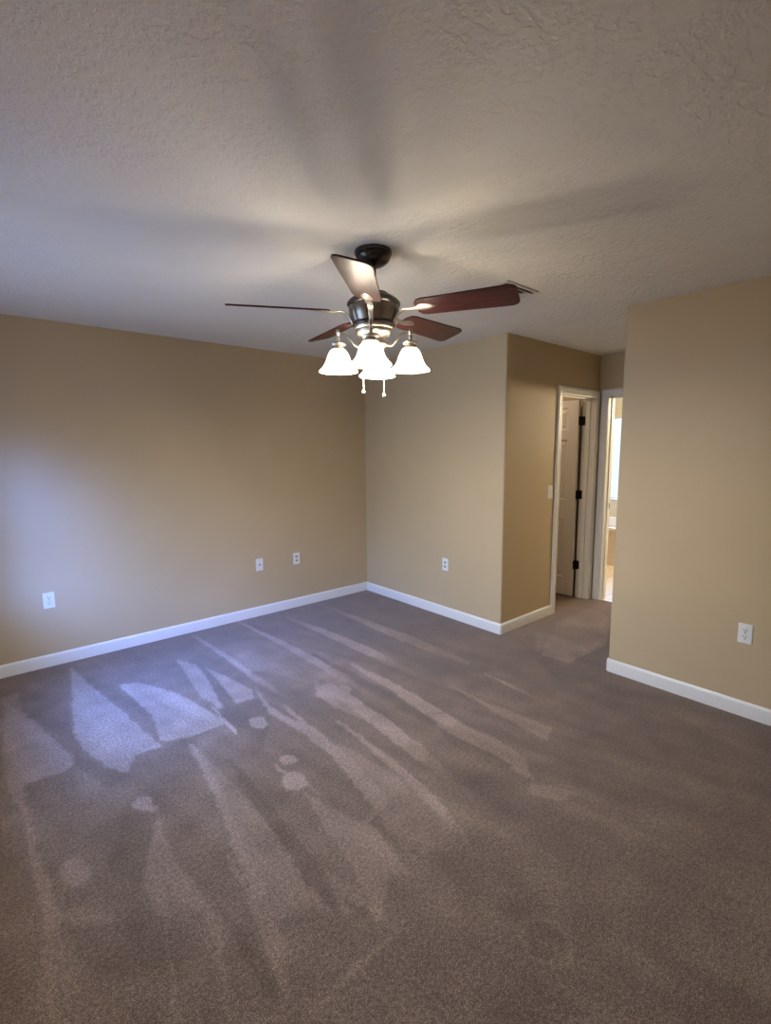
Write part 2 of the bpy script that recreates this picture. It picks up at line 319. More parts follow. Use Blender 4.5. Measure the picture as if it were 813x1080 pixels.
(0.12, [(1.4,1.53),(1.46,1.54),(1.47,1.55),(1.41,1.54)]),
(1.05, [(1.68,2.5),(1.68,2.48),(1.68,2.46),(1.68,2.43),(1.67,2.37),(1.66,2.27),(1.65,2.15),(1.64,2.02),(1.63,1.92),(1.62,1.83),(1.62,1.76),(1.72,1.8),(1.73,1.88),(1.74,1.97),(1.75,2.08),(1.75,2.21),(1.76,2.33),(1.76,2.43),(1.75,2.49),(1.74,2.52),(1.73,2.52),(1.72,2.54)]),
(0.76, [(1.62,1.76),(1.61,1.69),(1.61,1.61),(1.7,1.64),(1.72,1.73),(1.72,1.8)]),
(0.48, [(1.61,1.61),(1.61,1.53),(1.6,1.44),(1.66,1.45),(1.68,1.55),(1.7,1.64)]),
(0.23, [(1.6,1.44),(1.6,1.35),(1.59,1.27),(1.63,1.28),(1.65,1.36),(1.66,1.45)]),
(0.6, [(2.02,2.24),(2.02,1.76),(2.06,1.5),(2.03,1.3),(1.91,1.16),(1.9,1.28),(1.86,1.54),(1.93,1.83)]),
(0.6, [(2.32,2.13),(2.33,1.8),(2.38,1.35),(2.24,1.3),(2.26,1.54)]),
(0.88, [(2.64,2.12),(2.63,2.04),(2.62,1.96),(2.61,1.88),(2.6,1.81),(2.6,1.75),(2.63,1.76),(2.64,1.83),(2.64,1.9),(2.64,1.97),(2.65,2.04),(2.65,2.12)]),
(0.63, [(2.6,1.75),(2.6,1.69),(2.63,1.7),(2.63,1.76)]),
(0.4, [(2.6,1.69),(2.6,1.63),(2.62,1.64),(2.63,1.7)]),
(0.19, [(2.6,1.63),(2.6,1.57),(2.62,1.58),(2.62,1.64)]),
(0.36, [(1.41,1.88),(1.5,1.56),(1.43,1.33),(1.36,1.11),(1.2,1.25),(1.29,1.52)]),
(0.88, [(1.35,2.02),(1.34,1.96),(1.33,1.9),(1.32,1.84),(1.3,1.77),(1.29,1.7),(1.28,1.64),(1.26,1.57),(1.25,1.5),(1.31,1.5),(1.32,1.57),(1.34,1.64),(1.35,1.72),(1.36,1.79),(1.37,1.85),(1.37,1.91),(1.37,1.97),(1.37,2.03)]),
(0.63, [(1.25,1.5),(1.23,1.44),(1.28,1.43),(1.31,1.5)]),
(0.4, [(1.23,1.44),(1.21,1.38),(1.2,1.31),(1.23,1.31),(1.25,1.37),(1.28,1.43)]),
(0.19, [(1.2,1.31),(1.18,1.26),(1.2,1.25),(1.23,1.31)]),
(-0.35, [(2.42,2.51),(2.83,2.34),(2.87,2.11),(2.66,2.02),(2.36,2.21)]),
(-0.35, [(2.41,2.87),(2.45,2.58),(2.36,2.67)]),
(-0.28, [(1.89,1.76),(1.92,1.58),(1.94,1.31),(1.87,1.31),(1.83,1.59)]),
(0.48, [(1.9,1.17),(1.99,1.0),(2.04,0.97),(1.88,1.02),(1.81,1.14)]),
(-0.28, [(3.43,1.81),(3.83,1.78),(3.66,1.6),(3.32,1.53),(3.3,1.64)]),
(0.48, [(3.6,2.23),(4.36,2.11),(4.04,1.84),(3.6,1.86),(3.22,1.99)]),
(0.79, [(0.09,2.65),(0.09,2.56),(0.08,2.48),(0.08,2.4),(0.08,2.31),(0.08,2.21),(0.08,2.12),(0.08,2.02),(0.08,1.94),(0.08,1.86),(0.07,1.78),(0.1,1.76),(0.1,1.84),(0.11,1.92),(0.11,2.01),(0.11,2.1),(0.1,2.2),(0.1,2.3),(0.1,2.39),(0.1,2.47),(0.1,2.56),(0.1,2.65)]),
(0.57, [(0.07,1.78),(0.06,1.71),(0.06,1.65),(0.08,1.64),(0.09,1.69),(0.1,1.76)]),
(0.36, [(0.06,1.65),(0.06,1.6),(0.06,1.56),(0.07,1.54),(0.08,1.59),(0.08,1.64)]),
(0.17, [(0.06,1.56),(0.06,1.52),(0.05,1.48),(0.06,1.47),(0.07,1.51),(0.07,1.54)]),
(0.36, [(-0.0,2.53),(0.11,2.49),(0.19,2.44),(0.13,2.4),(-0.0,2.46)]),
(0.79, [(0.24,1.97),(0.23,1.93),(0.2,1.93),(0.18,1.93),(0.16,1.96),(0.15,2.0),(0.15,2.04),(0.17,2.07),(0.18,2.08),(0.2,2.08),(0.22,2.05),(0.23,2.01)]),
(0.53, [(0.23,1.74),(0.23,1.73),(0.2,1.74),(0.17,1.75),(0.14,1.78),(0.12,1.82),(0.12,1.84),(0.14,1.84),(0.15,1.84),(0.18,1.83),(0.21,1.8),(0.22,1.77)]),
(-0.28, [(0.15,1.76),(0.32,1.63),(0.3,1.44),(0.19,1.51),(0.14,1.65)]),
(0.84, [(3.96,2.24),(4.58,2.23),(4.43,2.0),(3.76,1.7),(3.21,1.72),(3.21,1.94)]),  # passage patch: lamp light on the carpet painted in as pale pile
(-0.28, [(3.15,1.99),(3.13,1.67),(3.42,1.54),(3.09,1.43),(2.9,1.61)]),
(1.05, [(1.35,4.24),(1.36,4.04),(1.36,3.84),(1.37,3.67),(1.38,3.52),(1.38,3.38),(1.38,3.26),(1.38,3.15),(1.38,3.04),(1.43,3.1),(1.43,3.21),(1.43,3.33),(1.43,3.45),(1.42,3.58),(1.41,3.73),(1.4,3.9),(1.38,4.08),(1.36,4.27)]),
(0.76, [(1.38,3.04),(1.39,2.94),(1.44,2.99),(1.43,3.1)]),
(0.48, [(1.39,2.94),(1.4,2.83),(1.41,2.74),(1.44,2.76),(1.44,2.87),(1.44,2.99)]),
(0.23, [(1.41,2.74),(1.42,2.64),(1.44,2.66),(1.44,2.76)]),
(0.96, [(1.78,4.16),(1.79,3.94),(1.8,3.73),(1.81,3.54),(1.82,3.36),(1.82,3.2),(1.82,3.05),(1.82,2.91),(1.82,2.78),(1.89,2.84),(1.9,2.98),(1.89,3.12),(1.89,3.27),(1.88,3.43),(1.86,3.6),(1.84,3.79),(1.83,3.98),(1.81,4.19)]),
(0.69, [(1.82,2.78),(1.82,2.66),(1.88,2.71),(1.89,2.84)]),
(0.44, [(1.82,2.66),(1.82,2.55),(1.82,2.44),(1.86,2.46),(1.87,2.58),(1.88,2.71)]),
(0.21, [(1.82,2.44),(1.82,2.33),(1.84,2.35),(1.86,2.46)]),
(0.96, [(2.17,3.98),(2.18,3.81),(2.18,3.64),(2.19,3.48),(2.2,3.33),(2.2,3.17),(2.21,3.02),(2.21,2.87),(2.22,2.74),(2.32,2.82),(2.32,2.96),(2.31,3.11),(2.3,3.27),(2.28,3.42),(2.27,3.57),(2.24,3.72),(2.22,3.87),(2.2,4.02)]),
(0.69, [(2.22,2.74),(2.22,2.62),(2.31,2.68),(2.32,2.82)]),
(0.44, [(2.22,2.62),(2.23,2.51),(2.24,2.4),(2.3,2.44),(2.31,2.56),(2.31,2.68)]),
(0.21, [(2.24,2.4),(2.25,2.3),(2.29,2.33),(2.3,2.44)]),
(0.88, [(2.62,3.95),(2.62,3.74),(2.61,3.55),(2.61,3.37),(2.6,3.2),(2.6,3.04),(2.6,2.89),(2.6,2.76),(2.61,2.62),(2.73,2.71),(2.73,2.85),(2.72,2.99),(2.72,3.14),(2.71,3.3),(2.7,3.46),(2.68,3.62),(2.67,3.8),(2.66,3.99)]),
(0.63, [(2.61,2.62),(2.62,2.5),(2.72,2.58),(2.73,2.71)]),
(0.4, [(2.62,2.5),(2.63,2.39),(2.64,2.28),(2.71,2.32),(2.72,2.45),(2.72,2.58)]),
(0.19, [(2.64,2.28),(2.65,2.18),(2.7,2.21),(2.71,2.32)]),
(-0.35, [(1.9,3.08),(1.9,2.95),(1.9,2.83),(1.9,2.71),(1.89,2.59),(1.88,2.46),(1.88,2.33),(1.88,2.21),(1.88,2.09),(1.95,2.14),(1.95,2.26),(1.96,2.38),(1.96,2.52),(1.96,2.64),(1.95,2.76),(1.94,2.87),(1.94,2.98),(1.93,3.1)]),
(-0.25, [(1.88,2.09),(1.88,1.99),(1.94,2.02),(1.95,2.14)]),
(-0.16, [(1.88,1.99),(1.88,1.89),(1.88,1.8),(1.92,1.82),(1.93,1.92),(1.94,2.02)]),
(-0.08, [(1.88,1.8),(1.89,1.71),(1.92,1.72),(1.92,1.82)]),
(1.05, [(2.02,2.75),(2.0,2.6),(2.0,2.47),(1.99,2.34),(1.98,2.21),(1.96,2.08),(1.95,1.94),(1.95,1.82),(1.94,1.7),(2.04,1.75),(2.05,1.87),(2.06,2.0),(2.07,2.13),(2.07,2.27),(2.07,2.4),(2.06,2.52),(2.06,2.64),(2.05,2.78)]),
(0.76, [(1.94,1.7),(1.94,1.6),(2.03,1.64),(2.04,1.75)]),
(0.48, [(1.94,1.6),(1.95,1.5),(1.95,1.42),(2.01,1.44),(2.02,1.53),(2.03,1.64)]),
(0.23, [(1.95,1.42),(1.96,1.33),(2.0,1.34),(2.01,1.44)]),
(0.88, [(1.36,2.54),(1.35,2.39),(1.34,2.25),(1.33,2.12),(1.31,1.99),(1.29,1.86),(1.27,1.74),(1.25,1.62),(1.23,1.52),(1.29,1.52),(1.31,1.63),(1.34,1.75),(1.36,1.88),(1.37,2.01),(1.38,2.14),(1.38,2.27),(1.38,2.41),(1.38,2.56)]),
(0.63, [(1.23,1.52),(1.22,1.43),(1.26,1.43),(1.29,1.52)]),
(0.4, [(1.22,1.43),(1.2,1.35),(1.18,1.27),(1.21,1.27),(1.24,1.35),(1.26,1.43)]),
(0.19, [(1.18,1.27),(1.17,1.2),(1.19,1.2),(1.21,1.27)]),
(-0.32, [(1.18,3.49),(1.16,3.29),(1.14,3.11),(1.11,2.95),(1.09,2.81),(1.07,2.69),(1.05,2.59),(1.04,2.49),(1.03,2.4),(1.12,2.42),(1.13,2.52),(1.15,2.62),(1.16,2.73),(1.17,2.85),(1.18,2.99),(1.2,3.15),(1.21,3.32),(1.22,3.51)]),
(-0.23, [(1.03,2.4),(1.02,2.3),(1.1,2.32),(1.12,2.42)]),
(-0.14, [(1.02,2.3),(1.01,2.2),(1.01,2.11),(1.06,2.12),(1.08,2.22),(1.1,2.32)]),
(-0.07, [(1.01,2.11),(1.01,2.02),(1.04,2.03),(1.06,2.12)]),
(-0.32, [(0.89,2.28),(0.88,2.14),(0.86,2.01),(0.85,1.89),(0.84,1.78),(0.84,1.68),(0.83,1.58),(0.83,1.49),(0.82,1.42),(0.89,1.42),(0.9,1.5),(0.9,1.59),(0.9,1.69),(0.9,1.79),(0.91,1.9),(0.91,2.02),(0.91,2.15),(0.91,2.29)]),
(-0.23, [(0.82,1.42),(0.82,1.36),(0.88,1.36),(0.89,1.42)]),
(-0.14, [(0.82,1.36),(0.82,1.3),(0.82,1.25),(0.85,1.25),(0.87,1.3),(0.88,1.36)]),
(-0.07, [(0.82,1.25),(0.82,1.2),(0.84,1.2),(0.85,1.25)]),
(0.88, [(1.51,2.2),(1.5,2.04),(1.49,1.9),(1.48,1.77),(1.47,1.65),(1.46,1.54),(1.44,1.45),(1.43,1.36),(1.41,1.29),(1.46,1.3),(1.48,1.37),(1.5,1.46),(1.51,1.56),(1.52,1.67),(1.53,1.79),(1.53,1.92),(1.53,2.06),(1.53,2.21)]),
(0.63, [(1.41,1.29),(1.4,1.23),(1.44,1.23),(1.46,1.3)]),
(0.4, [(1.4,1.23),(1.39,1.18),(1.37,1.13),(1.4,1.13),(1.42,1.18),(1.44,1.23)]),
(0.19, [(1.37,1.13),(1.36,1.09),(1.38,1.08),(1.4,1.13)]),
(0.79, [(0.07,2.64),(0.07,2.53),(0.07,2.42),(0.07,2.32),(0.07,2.21),(0.07,2.1),(0.08,1.99),(0.09,1.88),(0.09,1.79),(0.12,1.78),(0.12,1.87),(0.12,1.98),(0.11,2.09),(0.1,2.21),(0.1,2.31),(0.09,2.42),(0.08,2.52),(0.08,2.64)]),
(0.57, [(0.09,1.79),(0.1,1.72),(0.12,1.7),(0.12,1.78)]),
(0.36, [(0.1,1.72),(0.1,1.65),(0.1,1.59),(0.12,1.58),(0.12,1.64),(0.12,1.7)]),
(0.17, [(0.1,1.59),(0.1,1.53),(0.12,1.52),(0.12,1.58)]),
(0.7, [(0.65,1.71),(0.64,1.63),(0.63,1.56),(0.63,1.49),(0.62,1.42),(0.61,1.36),(0.6,1.31),(0.59,1.26),(0.58,1.22),(0.6,1.2),(0.61,1.25),(0.62,1.3),(0.63,1.36),(0.64,1.42),(0.65,1.48),(0.65,1.55),(0.66,1.63),(0.66,1.71)]),
(0.5, [(0.58,1.22),(0.57,1.18),(0.59,1.17),(0.6,1.2)]),
(0.32, [(0.57,1.18),(0.56,1.14),(0.55,1.11),(0.56,1.1),(0.58,1.13),(0.59,1.17)]),
(0.15, [(0.55,1.11),(0.54,1.08),(0.55,1.08),(0.56,1.1)]),
(-0.24, [(0.42,2.26),(0.51,2.11),(0.37,1.79),(0.28,1.93)]),
(0.42, [(0.07,3.85),(0.16,3.85),(0.14,2.95),(0.05,2.75),(0.02,2.86)]),
]
T = 0.12
# ---------------------------------------------------------------- floor with vacuum strokes in the pile, plus painted passage light
def carpet():
    st = 0.011; xa, xb, ya, yb = X0, XE + 0.02, Y0, YL
    nx = int((xb - xa) / st) + 1; ny = int((yb - ya) / st) + 1
    sx = (xb - xa) / (nx - 1); sy = (yb - ya) / (ny - 1)
    nap_and_light = [0.0] * (nx * ny)
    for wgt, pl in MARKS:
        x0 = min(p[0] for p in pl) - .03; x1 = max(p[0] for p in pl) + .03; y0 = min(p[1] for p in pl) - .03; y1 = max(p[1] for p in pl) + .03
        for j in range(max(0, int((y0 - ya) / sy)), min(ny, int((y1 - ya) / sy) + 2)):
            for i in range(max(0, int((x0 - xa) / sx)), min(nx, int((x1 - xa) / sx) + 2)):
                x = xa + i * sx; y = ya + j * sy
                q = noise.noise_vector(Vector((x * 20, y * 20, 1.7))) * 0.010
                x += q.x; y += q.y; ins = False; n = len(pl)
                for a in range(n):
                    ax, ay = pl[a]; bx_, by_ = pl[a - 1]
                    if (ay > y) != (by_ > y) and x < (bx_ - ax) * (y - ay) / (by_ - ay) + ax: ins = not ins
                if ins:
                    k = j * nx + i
                    nap_and_light[k] = max(nap_and_light[k], wgt) if wgt > 0 else min(nap_and_light[k], wgt)
    for j in range(ny):                             # broad strokes and the round dent
        for i in range(nx):
            x = xa + i * sx; y = ya + j * sy; k = j * nx + i
            d = math.hypot(x - 1.275, y - 0.72)
            if abs(d - 0.075) < 0.011: nap_and_light[k] += 0.5
            u = y * 0.98 - x * 0.2; v = x * 0.98 + y * 0.2
            nap_and_light[k] += 0.34 * noise.noise(Vector((u * 1.2, v * 5.0, 4.0))) + 0.30 * noise.noise(Vector((u * 1.6, v * 15.0, 2.0))) + 0.28 * noise.noise(Vector((x * 7, y * 7, 9.0)))
    sm = nap_and_light[:]
    for j in range(1, ny - 1):
        for i in range(1, nx - 1):
            k = j * nx + i; sm[k] = 0.6 * nap_and_light[k] + 0.1 * (nap_and_light[k - 1] + nap_and_light[k + 1] + nap_and_light[k - nx] + nap_and_light[k + nx])
    vs_ = [(xa + i * sx, ya + j * sy, 0.0) for j in range(ny) for i in range(nx)]
    fs = [(j * nx + i, j * nx + i + 1, (j + 1) * nx + i + 1, (j + 1) * nx + i) for j in range(ny - 1) for i in range(nx - 1)]
    me = bpy.data.meshes.new('floor'); me.from_pydata(vs_, [], fs); me.materials.append(M['carpet'])
    a = me.attributes.new('nap_and_light', 'FLOAT', 'POINT'); a.data.foreach_set('value', sm)
    o = bpy.data.objects.new('floor', me); C.objects.link(o); o['kind'] = 'structure'
carpet()
struct('floor_bathroom', box(bmesh.new(), XE + 0.02, XT + T, 0.9, 4.8, -0.05, 0.0), M['tile'])
struct('ceiling', box(bmesh.new(), X0 - T, XT + T, Y0 - T, 4.92, H, H + 0.1), M['ceil'])

# ---------------------------------------------------------------- walls
r = 0.014
struct('wall_left', box(bmesh.new(), X0 - T, XB + T, YL, YL + T, 0, H), M['wall'])
struct('wall_back', prism(bmesh.new(), [(XB + T, YL), (XB, YL)] + arc(XB + r, YH + r, r, PI, 1.5 * PI) + [(XB + T, YH)], 0, H), M['wall'], True)
DX0, DX1, DH = 4.135, 4.785, 2.045                  # rough opening of the closet door
b = bmesh.new()
box(b, XB + T, DX0, YH, YH + T, 0, H); box(b, DX0, DX1, YH, YH + T, DH, H); box(b, DX1, XE, YH, YH + T, 0, H)
struct('wall_hall', b, M['wall'])
EY0, EY1, EH = 1.585, 2.305, 2.055                  # rough opening of the bathroom door
b = bmesh.new()
box(b, XE, XE + T, EY1, 4.8, 0, H); box(b, XE, XE + T, EY0, EY1, EH, H); box(b, XE, XE + T, 0.9, EY0, 0, H)
struct('wall_end', b, M['wall'])
struct('wall_right', prism(bmesh.new(), [(XB, Y0 - T), (XB + T, Y0 - T), (XB + T, YR)] + arc(XB + r, YR - r, r, PI / 2, PI), 0, H), M['wall'], True)
struct('wall_passage', box(bmesh.new(), XB + T, XE, YR - T, YR, 0, H), M['wall'])
struct('wall_rear', box(bmesh.new(), X0 - T, XB, Y0 - T, Y0, 0, H), M['wall'])
b = bmesh.new(); y0, y1, z0, z1 = WIN
box(b, X0 - T, X0, Y0, y0, 0, H); box(b, X0 - T, X0, y1, YL, 0, H); box(b, X0 - T, X0, y0, y1, 0, z0); box(b, X0 - T, X0, y0, y1, z1, H)
struct('wall_window', b, M['wall'])
# closet and bathroom beyond
struct('wall_closet', box(bmesh.new(), XB + T, XE, 3.75, 3.75 + T, 0, H), M['bathwall'])
struct('wall_bath_left', box(bmesh.new(), XE + T, XT, 4.68, 4.8, 0, H), M['bathwall'])
struct('wall_bath_right', box(bmesh.new(), XE + T, XT, 0.9, 1.02, 0, H), M['bathwall'])
b = bmesh.new(); y0, y1, z0, z1 = BW
box(b, XT, XT + T, 0.9, y0, 0, H); box(b, XT, XT + T, y1, 4.8, 0, H); box(b, XT, XT + T, y0, y1, 0, z0); box(b, XT, XT + T, y0, y1, z1, H)
struct('wall_bath_far', b, M['bathwall'])

# ---------------------------------------------------------------- windows
def window(name, x, y0, y1, z0, z1, room, rail=True):          # room = +1 if the room lies at +x of the wall face
    f = 0.045; xa = x - room * 0.06; xb = x - room * 0.11; xa, xb = min(xa, xb), max(xa, xb)
    b = bmesh.new()
    box(b, xa, xb, y0, y0 + f, z0, z1, .003); box(b, xa, xb, y1 - f, y1, z0, z1, .003)
    box(b, xa, xb, y0 + f, y1 - f, z0, z0 + f, .003); box(b, xa, xb, y0 + f, y1 - f, z1 - f, z1, .003)
    zm = (z0 + z1) / 2
    if rail: box(b, xa, xb, y0 + f, y1 - f, zm - .02, zm + .02, .003)
    if y1 - y0 > 1.6: box(b, xa, xb, (y0 + y1) / 2 - .03, (y0 + y1) / 2 + .03, z0 + f, z1 - f, .003)
    o = struct(name, b, M['blind'])
    xm = (xa + xb) / 2
    for a, c in ((z0 + f, zm - .02), (zm + .02, z1 - f)) if rail else ((z0 + f, z1 - f),):
        link('window_pane', box(bmesh.new(), xm - .003, xm + .003, y0 + f, y1 - f, a, c), M['glass'] if rail else M['privacy'], o)
    xs = sorted((x - room * 0.058, x + room * 0.03))
    link('window_sill', box(bmesh.new(), xs[0], xs[1], y0, y1, z0, z0 + .02, .004), M['trim'], o)
window('window_1', X0, *WIN, 1)
window('window_2', XT, *BW, -1, False)

# ---------------------------------------------------------------- baseboards
BP = [(0, 0), (0.0125, 0), (0.0125, 0.070), (0.0105, 0.080), (0.006, 0.087), (0.003, 0.090), (0, 0.090)]
CW = 0.070                                          # casing width
struct('baseboard_left', sweep2d(bmesh.new(), [(XB, YL), (X0, YL)], BP), M['trim'], True)
struct('baseboard_back', sweep2d(bmesh.new(), [(DX0 - CW + .015, YH), (XB + .003, YH), (XB, YH + .003), (XB, YL - .0125)], BP), M['trim'], True)
pr = [(XB, Y0), (XB, YR - .012)] + arc(XB + .012, YR - .012, .012, PI, PI / 2, 4)[1:] + [(XE, YR)]
struct('baseboard_right', sweep2d(bmesh.new(), pr, BP), M['trim'], True)
struct('baseboard_rear', sweep2d(bmesh.new(), [(X0, Y0), (XB - .0125, Y0)], BP), M['trim'], True)
struct('baseboard_window', sweep2d(bmesh.new(), [(X0, YL - .0125), (X0, Y0 + .0125)], BP), M['trim'], True)

# ---------------------------------------------------------------- door casings and jambs
CP = [(0, 0), (0, .011), (.006, .014), (.014, .014), (.02, .011), (.045, .013), (.052, .018), (.064, .018), (.070, .014), (.070, 0)]   # (distance from opening, thickness)
def casing(bm, a, b_, h, fn):
    rows = [[bm.verts.new(fn(*p, d)) for p in ((a - w_, 0), (a - w_, h + w_), (b_ + w_, h + w_), (b_ + w_, 0))] for w_, d in CP]
    q = len(rows)
    for i in range(q):
        A, B = rows[i], rows[(i + 1) % q]
        for k in range(3): bm.faces.new((A[k], A[k + 1], B[k + 1], B[k]))
    bm.faces.new([r_[0] for r_ in rows]); bm.faces.new([r_[3] for r_ in rows][::-1])
    return bm
ja, jb, jh = DX0 + .018, DX1 - .018, DH - .018
struct('trim_1', casing(bmesh.new(), ja - .006 + .004, jb + .002, jh + .004, lambda u, z, d: (u, YH - d, z)), M['trim'], True)
ea, eb, eh = EY0 + .018, EY1 - .018, EH - .018
struct('trim_2', casing(bmesh.new(), ea - .003, eb + .003, eh + .004, lambda u, z, d: (XE - d, u, z)), M['trim'], True)
b = bmesh.new()
box(b, DX0, ja, YH - .001, YH + T + .002, 0, DH, .001); box(b, jb, DX1, YH - .001, YH + T + .002, 0, DH, .001); box(b, ja, jb, YH - .001, YH + T + .002, jh, DH, .001)
box(b, ja, ja + .011, YH + .04, YH + .078, 0, jh, .002); box(b, jb - .011, jb, YH + .04, YH + .078, 0, jh, .002); box(b, ja + .011, jb - .011, YH + .04, YH + .078, jh - .011, jh, .002)
struct('trim_3', b, M['trim'])
b = bmesh.new()
box(b, XE - .001, XE + T + .002, EY0, ea, 0, EH, .001); box(b, XE - .001, XE + T + .002, eb, EY1, 0, EH, .001); box(b, XE - .001, XE + T + .002, ea, eb, eh, EH, .001)
box(b, XE + .045, XE + .082, ea, ea + .011, 0, eh, .002); box(b, XE + .045, XE + .082, eb - .011, eb, 0, eh, .002); box(b, XE + .045, XE + .082, ea + .011, eb - .011, eh - .011, eh, .002)
jt = struct('trim_4', b, M['trim'])
link('strike_plate', box(bmesh.new(), XE + .088, XE + .116, eb - .0022, eb + .001, .93, .99, .0006), M['hinge'], jt)

# ---------------------------------------------------------------- six-panel door, open into the closet
def leaf_bm(wd, ht, th=.035):
    bm = bmesh.new(); s = .105; mid = .10; zs = [0, .19, .80, 1.00, 1.615, 1.715, 1.935, ht]
    xs = [0, s, (wd - mid) / 2, (wd + mid) / 2, wd - s, wd]
    pan = []
    for side in (0, 1):
        y = 0 if side == 0 else th
        g = [[bm.verts.new((x, y, z)) for x in xs] for z in zs]
        for j in range(7):
            for i in range(5):
                f = bm.faces.new((g[j][i], g[j][i + 1], g[j + 1][i + 1], g[j + 1][i]) if side == 0 else (g[j][i], g[j + 1][i], g[j + 1][i + 1], g[j][i + 1]))
                if j in (1, 3, 5) and i in (1, 3): pan.append(f)
        if side == 0: g0 = g
    n, m_ = 7, 5
    for i in range(5): bm.faces.new((g0[0][i], g[0][i], g[0][i + 1], g0[0][i + 1])); bm.faces.new((g0[n][i], g0[n][i + 1], g[n][i + 1], g[n][i]))
    for j in range(7): bm.faces.new((g0[j][0], g0[j + 1][0], g[j + 1][0], g[j][0])); bm.faces.new((g0[j][m_], g[j][m_], g[j + 1][m_], g0[j + 1][m_]))
    bm.normal_update()
    bmesh.ops.inset_individual(bm, faces=pan, thickness=.012, depth=-.012, use_even_offset=True)
    bmesh.ops.inset_individual(bm, faces=pan, thickness=.014, depth=0.0, use_even_offset=True)
    bmesh.ops.inset_individual(bm, faces=pan, thickness=.022, depth=.006, use_even_offset=True)
    return bm
# leaf local: x along its width from the hinge edge, y through the thickness
leaf = struct('door_1', leaf_bm(jb - ja - .006, 2.005), M['door'])
ANG = PI / 2
leaf.location = (jb - .020, YH + T + .016, .014); leaf.rotation_euler = (0, 0, ANG)
for z in (.33, 1.06, 1.80):
    bm = bmesh.new()
    tube(bm, [(-.008, -.014, z - .045), (-.008, -.014, z + .045)], .0075, 12)
    box(bm, -.009, .002, -.012, .026, z - .044, z + .044, .001)
    box(bm, -.046, -.008, -.019, -.0165, z - .044, z + .044, .0006)
    link('hinge', bm, M['hinge'], leaf)
for s in (-1, 1):
    bm = bmesh.new(); lathe(bm, [(.026, 0), (.026, .006), (.012, .010), (.011, .03), (.022, .038), (.027, .050), (.022, .062), (.008, .066)], 20)
    bmesh.ops.rotate(bm, verts=bm.verts, matrix=Matrix.Rotation(PI / 2 if s < 0 else -PI / 2, 3, 'X'))
    bmesh.ops.translate(bm, verts=bm.verts, vec=(jb - ja - .07, 0 if s < 0 else .035, .95))
    link('doorknob', bm, M['hinge'], leaf, True)

# ---------------------------------------------------------------- bathtub deck in the bathroom
tub = empty('bathtub', 'white drop-in bathtub in a beige tiled deck seen through the far right doorway', 'bathtub', (6.42, 3.3, 0))
bm = bmesh.new(); box(bm, 0, .04, -1.3, 1.30, 0, .47)
link('deck_front', bm, M['tile'], tub)
bm = bmesh.new()
xs = [0, .16, .86, 1.0]; ys = [-1.3, -.85, .85, 1.3]
box(bm, -.012, .16, -1.3, 1.30, .47, .50, .004); box(bm, .86, 1.02, -1.3, 1.30, .47, .50, .004); box(bm, .16, .86, -1.3, -.85, .47, .50, .002); box(bm, .16, .86, .85, 1.30, .47, .50, .002)
link('deck_top', bm, M['acrylic'], tub)
bm = bmesh.new(); n = 40; prev = None
for k, (sc_, z) in enumerate([(1.08, .50), (1.09, .515), (1.04, .525), (.97, .52), (.93, .46), (.86, .2), (.75, .12)]):
    ring = []
    for i in range(n):
        a = 2 * PI * i / n; ex = .5
        cx = math.copysign(abs(math.cos(a)) ** ex, math.cos(a)) * .35 * sc_; cy = math.copysign(abs(math.sin(a)) ** ex, math.sin(a)) * .82 * sc_
        ring.append(bm.verts.new((.51 + cx, cy, z)))
    if prev:
        for i in range(n): bm.faces.new((prev[i], prev[(i + 1) % n], ring[(i + 1) % n], ring[i]))
    prev = ring
bm.faces.new(prev)
link('tub_basin', bm, M['acrylic'], tub, True)

# ---------------------------------------------------------------- electrical plates. local: x right, z up, -y out of the wall
def plate_bm(w_=.070, h=.114):
    bm = bmesh.new(); box(bm, -w_ / 2, w_ / 2, -.006, 0, -h / 2, h / 2)
    es = [e for e in bm.edges if all(v.co.y < -.005 for v in e.verts)]
    bmesh.ops.bevel(bm, geom=es, offset=.003, segments=2, affect='EDGES'); return bm
def duplex(label, loc, rz, group=None):
    t = empty('wall_outlet', label, 'outlet', loc, rz, group)
    link('cover_plate', plate_bm(), M['plate'], t)
    for s in (1, -1):
        z = s * .0195; bm = bmesh.new()
        pts = arc(0, z, .0172, -PI / 4 * .9, PI / 4 * .9, 6) + arc(0, z, .0172, PI - PI / 4 * .9, PI + PI / 4 * .9, 6)
        a = [bm.verts.new((x, -.0082, zz)) for x, zz in pts]; c = [bm.verts.new((x, -.005, zz)) for x, zz in pts]
        bm.faces.new(a)
        for i in range(len(pts)): bm.faces.new((a[i], a[i - 1], c[i - 1], c[i]))
        rc = link('receptacle', bm, M['plate'], t)
        bm = bmesh.new()
        box(bm, -.0085, -.0055, -.0088, -.008, z - .001, z + .0085); box(bm, .0055, .0085, -.0088, -.008, z - .001, z + .0085)
        box(bm, -.003, .003, -.0088, -.008, z - .0115, z - .0055, .0005)
        link('slot', bm, M['dark'], rc)
    bm = bmesh.new(); lathe(bm, [(.0032, 0), (.0032, .001)], 12); bmesh.ops.rotate(bm, verts=bm.verts, matrix=Matrix.Rotation(PI / 2, 3, 'X')); bmesh.ops.translate(bm, verts=bm.verts, vec=(0, -.006, 0))
    link('screw', bm, M['grey'], t)
    return t
duplex('white duplex outlet at the far left of the left wall, in the bluish daylight', (0.402, YL, .487), 0)
o2 = duplex('white outlet low on the left tan wall, to the right of the coax plate', (2.432, YL, .487), 0)
o3 = duplex('white outlet low on the far grey-lit wall between the room corner and the hallway', (XB, 3.014, .490), -PI / 2)
duplex('white duplex outlet low on the right-hand wall above its white baseboard', (XB, 0.713, .490), -PI / 2)
for o in (o2, o3):                                  # the two distant ones carry a grey receptacle strip
    for ch in o.children:
        if ch.name.startswith('receptacle'):
            ch.data.materials.clear(); ch.data.materials.append(M['grey'])
